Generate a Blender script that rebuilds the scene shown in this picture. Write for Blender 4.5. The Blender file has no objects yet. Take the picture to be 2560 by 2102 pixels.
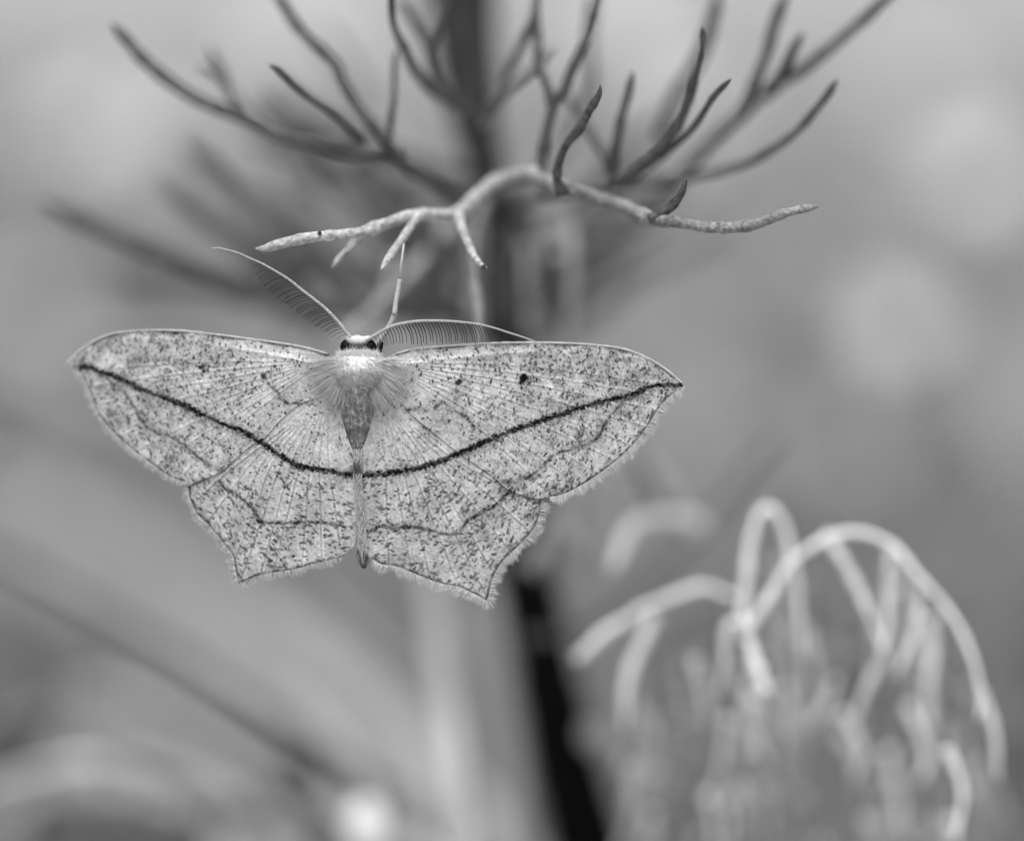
import bpy, math
import numpy as np
from mathutils import Matrix, Vector
rng = np.random.default_rng(11)
R = math.radians
sc = bpy.context.scene
col = sc.collection

# ------------------------------------------------------------------ camera
PW, PH = 2560.0, 2102.0            # photograph size, used to turn photo positions into directions
LENS, D = 150.0, 0.262             # 150 mm macro, 26 cm to the moth
PITCH = R(10.0)
S = D * 36.0 / LENS / PW           # metres per photo pixel at the moth (wingspan comes out at 38 mm)
MOTH_Z = 0.45
FWD = np.array([0.0, math.cos(PITCH), -math.sin(PITCH)])
UP = np.array([0.0, math.sin(PITCH), math.cos(PITCH)])
RIGHT = np.array([1.0, 0.0, 0.0])
CAM = np.array([0.0, 0.0, MOTH_Z]) - FWD * D
cd = bpy.data.cameras.new('camera'); cam = bpy.data.objects.new('camera', cd); col.objects.link(cam)
cam.location = CAM; cam.rotation_euler = (math.pi / 2 - PITCH, 0, 0)
cd.lens = LENS; cd.sensor_width = 36.0; cd.sensor_fit = 'HORIZONTAL'
cd.clip_start = 0.005; cd.clip_end = 2000
cd.dof.use_dof = True; cd.dof.focus_distance = D; cd.dof.aperture_fstop = 7.0
sc.camera = cam

# ------------------------------------------------------------------ light: bright overcast day, black-and-white picture
SUN_EL, SUN_AZ = R(70), R(188)     # azimuth of the sun seen from above, clockwise from +Y
w = bpy.data.worlds.new('World'); sc.world = w; w.use_nodes = True
nt = w.node_tree; nt.nodes.clear()
sky = nt.nodes.new('ShaderNodeTexSky'); sky.sky_type = 'NISHITA'; sky.sun_disc = False
sky.sun_elevation = SUN_EL; sky.sun_rotation = SUN_AZ
sky.air_density = 1.0; sky.dust_density = 3.0; sky.ozone_density = 1.0
bw = nt.nodes.new('ShaderNodeRGBToBW'); bg = nt.nodes.new('ShaderNodeBackground'); bg.inputs[1].default_value = 0.08
wo = nt.nodes.new('ShaderNodeOutputWorld')
nt.links.new(sky.outputs[0], bw.inputs[0]); nt.links.new(bw.outputs[0], bg.inputs[0]); nt.links.new(bg.outputs[0], wo.inputs[0])
sd = bpy.data.lights.new('sun', 'SUN'); sd.energy = 3.0; sd.angle = R(30)
sun = bpy.data.objects.new('sun', sd); col.objects.link(sun)
dirv = Vector((math.sin(SUN_AZ) * math.cos(SUN_EL), math.cos(SUN_AZ) * math.cos(SUN_EL), math.sin(SUN_EL)))
sun.rotation_euler = dirv.to_track_quat('Z', 'Y').to_euler()
sun.location = (0, 0, 3)
vs = sc.view_settings; vs.view_transform = 'Standard'; vs.look = 'None'; vs.gamma = 1.0; vs.use_curve_mapping = False
vs.exposure = 0.40
sc.cycles.use_denoising = True; sc.cycles.use_adaptive_sampling = False
sc.cycles.max_bounces = 6

# ------------------------------------------------------------------ helpers
def at(px, py, dz=0.0):
    """photo pixel + metres behind the moth's plane -> world point(s)"""
    px = np.asarray(px, float); py = np.asarray(py, float); dz = np.asarray(dz, float)
    d = D + dz
    k = 36.0 / LENS / PW
    x = (px - PW / 2) * k * d; y = -(py - PH / 2) * k * d
    return CAM + d[..., None] * FWD + x[..., None] * RIGHT + y[..., None] * UP

def zoom(ox, oy, s):
    return lambda pts: [(ox + p[0] / s, oy + p[1] / s) + tuple(p[2:]) for p in pts]
ZA = zoom(0, 0, 1.6516); ZB = zoom(1000, 0, 1.6516); ZC = zoom(1280, 1000, 1.575)
Z1 = zoom(140, 780, 2.4105); Z2 = zoom(840, 780, 2.2844); Z3 = zoom(500, 560, 2.349); Z4 = zoom(760, 820, 5.107)
ZV = zoom(0, 0, 0.8258)

def rootloc(o):
    while o.parent: o = o.parent
    return np.array(o.location)

def mesh_obj(name, V, F, mat, parent=None, tone=None, smooth=True, loc=None):
    V = np.asarray(V, float)
    off = rootloc(parent) if parent else (np.array(loc) if loc is not None else V.mean(0))
    me = bpy.data.meshes.new(name)
    F = F.tolist() if isinstance(F, np.ndarray) else F
    me.from_pydata((V - off).tolist(), [], F)
    if tone is not None:
        a = me.attributes.new('tone', 'FLOAT', 'POINT'); a.data.foreach_set('value', np.asarray(tone, np.float32))
    if smooth: me.polygons.foreach_set('use_smooth', np.ones(len(me.polygons), bool))
    me.materials.append(mat); me.update()
    o = bpy.data.objects.new(name, me); col.objects.link(o)
    if parent: o.parent = parent
    else: o.location = off
    return o

def empty(name, loc, label, cat, group=None):
    o = bpy.data.objects.new(name, None); col.objects.link(o); o.location = loc
    o.empty_display_size = 0.01
    return tag(o, label, cat, group)

def tag(o, label=None, cat=None, group=None, kind=None):
    if label: o['label'] = label
    if cat: o['category'] = cat
    if group: o['group'] = group
    if kind: o['kind'] = kind
    return o

def material(name, tone=0.4, attr=False, rough=0.75, spec=0.25, n_scale=800, n_amp=0.25, n2_scale=None, n2_amp=0.0,
             bump=0.0, bump_scale=3000, transl=0.0, sheen=0.0):
    m = bpy.data.materials.new(name); m.use_nodes = True
    t = m.node_tree; N = t.nodes; L = t.links
    p = N['Principled BSDF']; out = N['Material Output']
    p.inputs['Roughness'].default_value = rough; p.inputs['Specular IOR Level'].default_value = spec
    if sheen: p.inputs['Sheen Weight'].default_value = sheen
    tc = N.new('ShaderNodeTexCoord')
    def mult(a, b):
        x = N.new('ShaderNodeMath'); x.operation = 'MULTIPLY'
        for i, v in enumerate((a, b)):
            if isinstance(v, (int, float)): x.inputs[i].default_value = v
            else: L.new(v, x.inputs[i])
        return x.outputs[0]
    def nz(scale, amp, detail=3):
        n = N.new('ShaderNodeTexNoise'); n.inputs['Scale'].default_value = scale; n.inputs['Detail'].default_value = detail
        L.new(tc.outputs['Object'], n.inputs['Vector'])
        r = N.new('ShaderNodeMapRange'); r.inputs[1].default_value = 0.28; r.inputs[2].default_value = 0.72
        r.inputs[3].default_value = 1 - amp; r.inputs[4].default_value = 1 + amp
        L.new(n.outputs[0], r.inputs[0]); return r.outputs[0]
    if attr:
        a = N.new('ShaderNodeAttribute'); a.attribute_name = 'tone'; v = a.outputs['Fac']
        if tone != 1.0: v = mult(v, tone)
    else:
        v = tone
    v = mult(v, nz(n_scale, n_amp))
    if n2_scale: v = mult(v, nz(n2_scale, n2_amp, 5))
    cc = N.new('ShaderNodeCombineColor')
    for i in range(3): L.new(v, cc.inputs[i])
    L.new(cc.outputs[0], p.inputs['Base Color'])
    if bump:
        n = N.new('ShaderNodeTexNoise'); n.inputs['Scale'].default_value = bump_scale; n.inputs['Detail'].default_value = 4
        L.new(tc.outputs['Object'], n.inputs['Vector'])
        b = N.new('ShaderNodeBump'); b.inputs['Strength'].default_value = bump; b.inputs['Distance'].default_value = 0.0002
        L.new(n.outputs[0], b.inputs['Height']); L.new(b.outputs[0], p.inputs['Normal'])
    if transl:
        tr = N.new('ShaderNodeBsdfTranslucent'); mx = N.new('ShaderNodeMixShader'); mx.inputs[0].default_value = transl
        L.new(cc.outputs[0], tr.inputs[0]); L.new(p.outputs[0], mx.inputs[1]); L.new(tr.outputs[0], mx.inputs[2])
        L.new(mx.outputs[0], out.inputs[0])
    return m

def resample(P, step, vals=None):
    """Catmull-Rom through the rows of P, about `step` apart (same units as P's first two columns)"""
    P = np.asarray(P, float)
    Q = np.vstack([2 * P[0] - P[1], P, 2 * P[-1] - P[-2]])
    out = []
    for i in range(1, len(Q) - 2):
        n = max(2, int(np.linalg.norm(Q[i + 1][:2] - Q[i][:2]) / step))
        t = np.linspace(0, 1, n, endpoint=False)[:, None]
        a, b, c, d = Q[i - 1], Q[i], Q[i + 1], Q[i + 2]
        out.append(0.5 * (2 * b + (c - a) * t + (2 * a - 5 * b + 4 * c - d) * t * t + (3 * b - a - 3 * c + d) * t ** 3))
    out.append(P[-1][None])
    return np.vstack(out)

def tube(P, rad, sides=10, cap=True, flat=1.0):
    """P world points, rad radii -> verts, faces"""
    P = np.asarray(P, float); n = len(P); rad = np.broadcast_to(np.asarray(rad, float), (n,))
    T = np.gradient(P, axis=0); T /= np.linalg.norm(T, axis=1)[:, None] + 1e-12
    u = np.cross(T[0], FWD); u = u if np.linalg.norm(u) > .1 else np.cross(T[0], UP); u /= np.linalg.norm(u)
    V = []
    ang = np.linspace(0, 2 * np.pi, sides, endpoint=False)
    for i in range(n):
        u = u - T[i] * u.dot(T[i]); u /= np.linalg.norm(u); v = np.cross(T[i], u)
        V.append(P[i] + rad[i] * (np.cos(ang)[:, None] * u + flat * np.sin(ang)[:, None] * v))
    V = np.vstack(V)
    F = [[i * sides + j, i * sides + (j + 1) % sides, (i + 1) * sides + (j + 1) % sides, (i + 1) * sides + j]
         for i in range(n - 1) for j in range(sides)]
    if cap:
        V = np.vstack([V, P[0], P[-1]]); a = n * sides
        F += [[(j + 1) % sides, j, a] for j in range(sides)]
        F += [[(n - 1) * sides + j, (n - 1) * sides + (j + 1) % sides, a + 1] for j in range(sides)]
    return V, F

def stalk(name, pts, w0, w1, dz0, dz1, mat, parent, tip=True, lump=0.06, tone=None, sides=10, flat=1.0, nodes=0):
    """a twig drawn through photo points, dz in metres behind the moth, widths in photo pixels at the moth's plane"""
    K0 = np.array([p[:2] for p in pts], float)
    Q = resample(K0, 9 if w0 < 60 else 14)
    kk = np.linspace(0, 1, max(4, int(len(Q) / 5))); qq = np.linspace(0, 1, len(Q))
    for c in (0, 1): Q[:, c] += np.interp(qq, kk, np.r_[0, rng.normal(0, 2.0, len(kk) - 1)])
    s = np.r_[0, np.cumsum(np.linalg.norm(np.diff(Q, axis=0), axis=1))]; L = s[-1]; s = s / L
    dz = dz0 + (dz1 - dz0) * s
    if len(pts[0]) > 2:
        K = np.array([p[2] for p in pts]); k = np.linspace(0, 1, len(K)); dz = np.interp(s, k, K)
    P = at(Q[:, 0], Q[:, 1], dz)
    wd = (w0 + (w1 - w0) * s) * S / 2 * (1 + 0.0 * s)
    ph = rng.random(4) * 6.28
    wd = wd * (1 + lump * np.sin(s * L / 37 + ph[0]) + lump * .7 * np.sin(s * L / 13 + ph[1]))
    wd = wd * (1 + .35 * np.exp(-(s * L / 14) ** 2))
    for k in range(nodes + int(L / 170)):
        c = (k + .3 + .7 * rng.random()) / (nodes + int(L / 170) + .3); wd = wd * (1 + .22 * np.exp(-((s - c) * L / 9) ** 2))
    if tip:
        e = (1 - s) * L / max(w1, 8); wd = wd * np.clip(np.clip(e / 1.7, 0, 1) ** .55 * .92 + .08, .08, 1)
    V, F = tube(P, wd, sides, flat=flat)
    jit = rng.normal(0, 1, (len(V), 3)) * (wd.mean() * lump * .35)
    return mesh_obj(name, V + jit, F, mat, parent, tone=None if tone is None else np.full(len(V), tone))

def hairs(P0, dirs, length, width, bend, tone, seg=3):
    """many thin tapered three-sided hairs: world start points, unit dirs, lengths, widths, bend vectors"""
    n = len(P0)
    t = np.linspace(0, 1, seg + 1)
    side = np.cross(dirs, FWD); side /= np.linalg.norm(side, axis=1)[:, None] + 1e-12
    dep = np.cross(dirs, side)
    C = P0[:, None] + dirs[:, None] * (length[:, None] * t)[..., None] + bend[:, None] * (length[:, None] * t ** 2)[..., None]
    wr = width[:, None] * (1 - .85 * t) / 2
    ring = [(1, 0), (-.5, .87), (-.5, -.87)]
    V = np.stack([C + (a * wr)[..., None] * side[:, None] + (b * wr)[..., None] * dep[:, None] for a, b in ring], 2)  # n,seg+1,3,3
    V = V.reshape(-1, 3)
    base = np.arange(n)[:, None, None] * (seg + 1) * 3
    i = np.arange(seg)[None, :, None] * 3; j = np.arange(3)[None, None, :]; j2 = (j + 1) % 3
    F = np.stack(np.broadcast_arrays(base + i + j, base + i + j2, base + i + 3 + j2, base + i + 3 + j), -1).reshape(-1, 4)
    T = np.repeat(tone, (seg + 1) * 3)
    return V, F, T

# ------------------------------------------------------------------ materials
M_wing = material('wing_scales', 1.0, attr=True, rough=.8, spec=.02, n_scale=9000, n_amp=.16, n2_scale=2600, n2_amp=.10, bump=.35, bump_scale=9000, transl=.12)
M_fur = material('pale_fur', 1.0, attr=True, rough=.7, spec=.2, n_scale=4000, n_amp=.06, transl=.35)
M_body = material('body_scales', 1.0, attr=True, rough=.8, spec=.15, n_scale=6000, n_amp=.18, bump=.5, bump_scale=7000)
M_eye = material('compound_eye', .004, rough=.55, spec=.12, n_scale=9000, n_amp=.3)
M_shaft = material('antenna_shaft', .36, rough=.7, n_scale=7000, n_amp=.3, bump=.4, bump_scale=9000)
M_barb = material('antenna_barb', .035, rough=.5, n_scale=4000, n_amp=.3)
M_leg = material('leg_scales', .42, rough=.7, n_scale=6000, n_amp=.25)
M_twig = material('twig_bark_shaded', .075, rough=.75, n_scale=2600, n_amp=.5, n2_scale=420, n2_amp=.18, bump=.6, bump_scale=4000)  # shaded copy of the shrub's bark, the shade put into the colour
M_twig_lit = material('twig_bark_lit', .40, rough=.7, n_scale=3000, n_amp=.45, n2_scale=420, n2_amp=.28, bump=.6, bump_scale=4500)  # lit copy of the same bark, light from above put into the colour
M_bark = material('stem_bark', 1.0, attr=True, rough=.95, spec=.03, n_scale=350, n_amp=.45, bump=.5, bump_scale=1500)
M_twig_half_lit = material('twig_bark_half_lit', .23, rough=.7, n_scale=3200, n_amp=.5, n2_scale=500, n2_amp=.3, bump=.7, bump_scale=4500)  # same bark again, a half-lit tone put into the colour
M_stem = material('dark_stem_bark', .010, rough=.95, spec=.03, n_scale=500, n_amp=.4, bump=.5, bump_scale=1500)
M_sprig = material('pale_sprig', .85, rough=.42, n_scale=700, n_amp=.2)
M_sprig2 = material('dull_sprig', .26, rough=.7, n_scale=700, n_amp=.2)
M_straw = material('dry_straw', .62, rough=.8, n_scale=200, n_amp=.2)
M_grass = material('grass_blades', 1.0, attr=True, rough=.7, n_scale=120, n_amp=.15, transl=.25)
M_leaf = material('weed_leaf', 1.0, attr=True, rough=.6, n_scale=300, n_amp=.15, transl=.2)
M_ground = material('dry_ground', .40, rough=.95, spec=.05, n_scale=3.0, n_amp=.30, n2_scale=.9, n2_amp=.25)

# ------------------------------------------------------------------ ground
g = 300.0
V = [(-g, -g, 0), (g, -g, 0), (g, g, 0), (-g, g, 0)]
gr = mesh_obj('ground', V, [[0, 1, 2, 3]], M_ground, loc=(0, 0, 0)); tag(gr, 'pale dry ground far behind the moth', kind='structure')

# =================================================================== THE MOTH
moth = empty('moth', at(897, 1000, 0.0), 'pale speckled moth with spread wings crossed by one dark line, hanging from a twig', 'moth')

# ---- outlines, photo pixels (columns run over x)
L_costa = Z1([(62, 312), (120, 250), (200, 190), (300, 140), (400, 118), (550, 107), (750, 110), (900, 125), (1100, 150), (1300, 177), (1480, 207), (1640, 250)]) + [(850, 905), (895, 925)]
L_rear = Z1([(62, 316), (110, 342), (155, 372), (182, 430), (213, 500), (242, 580), (292, 660), (345, 722), (430, 800), (500, 858), (580, 915), (680, 985), (760, 1018), (820, 1030)]) + [(520, 1192), (555, 1176), (592, 1143), (629, 1112), (665, 1090), (700, 1050), (750, 1010), (820, 985), (860, 975), (895, 970)]
L_hind_top = [(471, 1212), (520, 1170), (600, 1090), (700, 1000), (820, 940), (842, 950), (847, 1000), (857, 1052), (873, 1106), (892, 1143), (895, 1160)]
L_hind_bot = Z1([(798, 1045), (803, 1110), (815, 1140), (850, 1212), (910, 1272), (970, 1340), (1020, 1402), (1068, 1470), (1080, 1540), (1096, 1625), (1104, 1636), (1120, 1628), (1220, 1585), (1350, 1562), (1450, 1545), (1560, 1512), (1660, 1488), (1720, 1478), (1765, 1430)]) + [(886, 1362), (891, 1325), (895, 1240)] 
R_costa = [(895, 925), (940, 905)] + Z2([(340, 238), (430, 212), (560, 197), (750, 183), (900, 175), (1100, 172), (1300, 175), (1450, 183), (1600, 200), (1700, 226), (1800, 272), (1880, 322), (1950, 380), (1986, 414)])
R_rear = [(895, 970), (935, 985), (1000, 1005)] + Z2([(430, 585), (560, 690), (690, 795), (830, 890), (900, 940), (980, 1008), (1060, 1042), (1150, 1064), (1220, 1054), (1300, 1038), (1400, 988), (1480, 938), (1580, 863), (1660, 793), (1740, 703), (1790, 632), (1840, 552), (1890, 492), (1940, 452), (1986, 420)])
R_hind_top = [(894, 1160), (896, 1143), (915, 1100), (930, 1041), (937, 996), (941, 950), (960, 940), (1050, 990), (1150, 1070), (1250, 1160), (1310, 1205), (1353, 1243)]
R_hind_bot = [(896, 1250), (900, 1310), (906, 1352), (918, 1384)] + Z2([(215, 1410), (260, 1437), (350, 1452), (450, 1492), (540, 1527), (620, 1552), (700, 1567), (780, 1602), (845, 1636), (858, 1648), (872, 1612), (887, 1542), (912, 1480), (952, 1420), (1002, 1370), (1072, 1302), (1132, 1232), (1162, 1150), (1171, 1075)])

def yof(curve, x):
    c = np.array(resample(curve, 4)); c = c[np.argsort(c[:, 0], kind='stable')]
    return np.interp(x, c[:, 0], c[:, 1])

def wing_dz(px, py, wing):
    t = np.abs(px - 895) / 780
    if wing == 'lf': z = .0036 * t ** 1.6
    elif wing == 'rf': z = .0012 * np.sin(t * 3.1) * .35 + .0002
    elif wing == 'lh': z = .00008 + .0036 * t ** 1.6 + .0003 * np.clip((py - 1150) / 300, 0, 1)
    else: z = .00008 + .0012 * np.sin(t * 3.1) * .35 + .0002 + .0003 * np.clip((py - 1150) / 300, 0, 1)
    return z

# ---- pigment of the wings, drawn as a raster in wing coordinates and carried by the mesh vertices
X0, Y0, RW, RH = 150, 800, 1580, 740
gx, gy = np.meshgrid(np.arange(RW, dtype=np.float32) + X0, np.arange(RH, dtype=np.float32) + Y0)
def noise2(scale, seed, w=RW, h=RH, ax=1.0):
    r = np.random.default_rng(seed)
    nx, ny = int(w / scale) + 3, int(h / (scale * ax)) + 3
    gdata = r.random((ny, nx)).astype(np.float32)
    x = np.arange(w) / scale; y = np.arange(h) / (scale * ax)
    xi = x.astype(int); yi = y.astype(int); fx = x - xi; fy = y - yi
    fx = fx * fx * (3 - 2 * fx); fy = (fy * fy * (3 - 2 * fy))[:, None]
    a = gdata[yi][:, xi] * (1 - fx) + gdata[yi][:, xi + 1] * fx
    b = gdata[yi + 1][:, xi] * (1 - fx) + gdata[yi + 1][:, xi + 1] * fx
    return a * (1 - fy) + b * fy - .5
wx = gx + 5 * noise2(9, 1) + 3 * noise2(3.5, 2); wy = gy + 5 * noise2(9, 3) + 4 * noise2(3.5, 4)
def dist(pts, warp=True, pad=45):
    P = resample([p[:2] for p in pts], 14)
    out = np.full((RH, RW), 1e3, np.float32)
    x0 = int(max(P[:, 0].min() - pad - X0, 0)); x1 = int(min(P[:, 0].max() + pad - X0, RW))
    y0 = int(max(P[:, 1].min() - pad - Y0, 0)); y1 = int(min(P[:, 1].max() + pad - Y0, RH))
    A, B = (wx, wy) if warp else (gx, gy)
    A = A[y0:y1, x0:x1]; B = B[y0:y1, x0:x1]; o = out[y0:y1, x0:x1]
    for p, q in zip(P[:-1], P[1:]):
        d = q - p; l2 = d.dot(d) + 1e-9
        t = np.clip(((A - p[0]) * d[0] + (B - p[1]) * d[1]) / l2, 0, 1)
        np.minimum(o, np.hypot(A - p[0] - t * d[0], B - p[1] - t * d[1]), out=o)
    return out
def soft(d, w, f): return np.clip((w + f - d) / (2 * f), 0, 1)

main_l = Z1([(150, 330), (200, 332), (250, 352), (330, 378), (400, 405), (500, 460), (600, 495), (700, 535), (800, 575), (900, 625), (1000, 670), (1100, 710), (1200, 760), (1260, 800), (1330, 850), (1400, 890), (1450, 925), (1520, 940), (1600, 950), (1700, 970), (1815, 985)])
main_r = Z2([(126, 932), (250, 925), (350, 910), (450, 895), (550, 870), (650, 830), (740, 790), (850, 740), (950, 700), (1050, 665), (1150, 630), (1250, 595), (1350, 560), (1450, 530), (1550, 505), (1650, 480), (1720, 455), (1790, 425), (1870, 415), (1975, 412)])
base = np.full((RH, RW), .50, np.float32)
base *= 1 + .20 * noise2(70, 10) + .16 * noise2(24, 11) + .26 * noise2(7, 12) + .44 * noise2(3.6, 13) + .26 * noise2(2, 14)
# polar hair streaks spreading from the wing bases
rad = np.hypot(gx - 895, gy - 905); ang = np.arctan2(gy - 905, gx - 895)
st = np.random.default_rng(5).random(900); ai = (ang + np.pi) / (2 * np.pi) * 898 + 2.5 * noise2(30, 21)
ai = np.clip(ai, 0, 898); streak = st[ai.astype(int)] - .5
base *= 1 + .30 * streak * np.clip(1.1 - rad / 330, 0, 1)
dark = np.zeros((RH, RW), np.float32)
lined = np.minimum(dist(main_l), dist(main_r))
wv = 7.4 + 3.2 * noise2(14, 31) + 3.0 * noise2(60, 35)
dark = np.maximum(dark, np.clip(.97 + .35 * noise2(5, 36), .6, .99) * soft(lined + 6.5 * noise2(5.5, 33, ax=.45) + 4 * noise2(3, 34, ax=.5), wv, 2.2))
halo = np.clip(1.15 - lined / 24, 0, 1) * np.clip(2.4 * noise2(3.2, 32, ax=.7) + .35, 0, 1)
below = np.zeros_like(dark)
for c in (main_l, main_r):
    yy = yof(c, gx[0]); below = np.maximum(below, ((gy > yy[None]) & (gx[0][None] >= c[0][0]) & (gx[0][None] <= c[-1][0])).astype(np.float32))
dark = np.maximum(dark, (.45 + .45 * below) * halo)
def line(pts, wd, f, s, brk=0.0, seed=40):
    global dark
    n = np.clip(1 - brk + brk * 3.2 * (noise2(16, seed) + .15), 0, 1.15)
    fib = np.clip(.95 + 1.3 * noise2(3.4, seed + 300) + .7 * noise2(7, seed + 400), .6, 1)
    d_ = dist(pts)
    dark = np.maximum(dark, s * soft(d_, wd * (1 + .8 * noise2(6, seed + 500)), f) * np.clip(n, 0, 1) * fib)
    dark = np.maximum(dark, .55 * s * np.clip(1 - d_ / (wd * 4.5), 0, 1) * np.clip((noise2(3.0, seed + 600) + .8 * noise2(6, seed + 700) - .05) * 3, 0, 1) * np.clip(n, 0, 1))
line(Z1([(190, 330), (300, 400), (380, 450), (430, 510), (460, 560), (510, 640), (540, 685)]), 4.2, 2.8, .93, .15, 41)
line(Z1([(200, 335), (280, 385), (360, 440), (410, 480)]), 5, 5, .55, .6, 42)
line(Z1([(540, 690), (620, 730), (720, 760), (800, 830), (880, 890)]), 4.0, 2.6, .93, .15, 43)
line(Z1([(860, 875), (910, 915), (960, 945), (990, 950)]), 6, 4, .9, .3, 44)
line(Z1([(790, 1015), (850, 1020), (900, 990)]), 5, 6, .55, .4, 44)
line(Z2([(1790, 425), (1720, 470), (1650, 520), (1590, 570), (1550, 610), (1525, 660)]), 5, 4, .95, .25, 45)
line(Z2([(1750, 450), (1700, 475), (1620, 500)]), 11, 5, .97, .15, 46)
line(Z2([(1525, 660), (1500, 710), (1440, 755), (1340, 785), (1250, 815), (1180, 880), (1120, 930)]), 5.0, 3.5, .92, .2, 47)
line(Z2([(1130, 925), (1060, 960), (1000, 975), (950, 975)]), 7, 5, .95, .3, 48)
line(Z2([(1080, 1030), (1130, 1060)]), 5, 5, .7, .3, 48)
line(Z1([(985, 1010), (1020, 1060), (1100, 1110), (1180, 1180), (1230, 1262)]), 4.4, 2.4, .97, .1, 49)
line(Z1([(1230, 1265), (1350, 1272), (1500, 1265), (1620, 1272), (1740, 1292)]), 4.4, 2.4, .97, .1, 50)
line(Z2([(990, 1022), (960, 1062), (900, 1110), (820, 1150), (740, 1200)]), 5.6, 2.6, .98, .1, 51)
line(Z2([(740, 1200), (700, 1262), (650, 1270), (560, 1252), (460, 1230)]), 4.4, 2.6, .95, .2, 52)
line(Z2([(460, 1228), (350, 1225), (250, 1225), (185, 1250)]), 5.6, 2.4, .97, .1, 53)
line(Z1([(1570, 562), (1480, 550), (1385, 550), (1340, 490), (1270, 415)]), 4.2, 3.0, .95, .4, 54)
line(Z2([(400, 562), (480, 550), (550, 556), (610, 510), (680, 565), (740, 590), (790, 665)]), 4.4, 3.2, .95, .4, 55)
for (x, y, r, s) in Z1([(868, 332, 5.0, .97), (885, 355, 4.0, .95), (890, 330, 4, .9), (1250, 385, 6, .92), (1265, 400, 3, .7)]) + Z2([(1068, 375, 8.5, .99), (1055, 400, 5.5, .98), (1090, 378, 5, .97), (700, 402, 6.5, .95), (690, 455, 5, .6)]):
    dark = np.maximum(dark, s * soft(np.hypot(wx - x, wy - y), r * 1.35, 1.8))
# terminal line just inside the outer margins
def sub(c, a, b): return [p for p in c if a <= p[0] <= b]
for c, wd in ((sub(L_rear, 100, 480)[1:], 1.9), (sub(L_hind_bot, 400, 872), 2.2), (sub(R_rear, 1350, 1720)[:-1], 2.2), (R_hind_bot[4:], 2.4)):
    line(c, wd + 2.6, 1.6, .9, .12, 56)
# veins
def fan(start, mids, ends):
    n = len(ends)
    for k, e in enumerate(ends):
        m = (mids[0][0] + (mids[1][0] - mids[0][0]) * k / (n - 1), mids[0][1] + (mids[1][1] - mids[0][1]) * k / (n - 1))
        yield [start, m, ((m[0] + e[0]) / 2, (m[1] + e[1]) / 2 - 4), e]
relief = np.zeros((RH, RW), np.float32)
fv = list(fan(Z2([(300, 290)])[0], Z2([(950, 300), (760, 620)]), Z2([(1960, 430), (1895, 490), (1840, 560), (1775, 655), (1690, 760), (1600, 850), (1500, 925), (1390, 990), (1230, 1045)])))
fv += list(fan(Z1([(1600, 295)])[0], Z1([(1000, 300), (1150, 640)]), Z1([(150, 360), (195, 450), (240, 560), (300, 660), (380, 750), (480, 840), (600, 930), (740, 1005)])))
hv = list(fan(Z2([(250, 480)])[0], Z2([(620, 800), (280, 850)]), Z2([(1165, 1140), (1110, 1255), (1000, 1370), (900, 1490), (860, 1620), (700, 1565), (540, 1525), (430, 1480), (300, 1440)])))
hv += list(fan(Z1([(1640, 500)])[0], Z1([(1180, 850), (1640, 880)]), Z1([(830, 1150), (910, 1270), (1015, 1395), (1075, 1500), (1110, 1620), (1230, 1580), (1310, 1560), (1480, 1540), (1600, 1505), (1720, 1480)])))
for k, v in enumerate(fv + hv):
    d = dist(v, warp=False, pad=12)
    hind = k >= len(fv)
    relief += np.clip(1 - d / 4.5, 0, 1) * (1.3 if hind else 1.1)
    dark = np.maximum(dark, (.66 if hind else .46) * soft(d, 1.3, 1.5) * np.clip(.75 + 1.2 * noise2(22, 200 + k), 0, 1) * np.clip((rad - 110) / 190, .12, 1))
    base *= 1 + .16 * np.clip(1 - np.abs(d - 5) / 4, 0, 1) * np.clip((rad - 110) / 190, .1, 1)
crease = [sub(L_rear, 560, 760), sub(R_rear, 1020, 1280)]
for c in crease:
    d = dist(c, warp=False); base *= 1 + .22 * soft(d, 2.0, 2.0)
# costa: white rim, speckled dark line, pale band
for c, far in ((L_costa, 166), (R_costa, 1709)):
    yc = yof(c, gx[0])[None]; v = gy - yc; inside = (gx < 890) if far < 500 else (gx > 900)
    reach = np.clip(1 - np.abs(gx - 895) / 620, 0, 1)
    edge = 16 + 24 * reach ** .8 + 4 * noise2(18, 63) * reach
    band = inside * np.clip((v - 4) / (edge - 4), 0, 1) ** 1.5 * np.clip((edge + 2 - v) / 4, 0, 1) * (.15 + 1.0 * reach ** .7)
    base *= 1 + .85 * band
    dark = np.maximum(dark, inside * (.45 + .4 * reach) * np.clip(1 - np.abs(v - 5.5) / 4, 0, 1) * np.clip(.6 + 1.6 * noise2(9, 61), 0, 1))
    dark = np.maximum(dark, inside * .5 * np.clip(1 - np.abs(v - edge - 6) / 9, 0, 1) * np.clip(.6 + noise2(14, 62), 0, 1) * reach)
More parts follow.
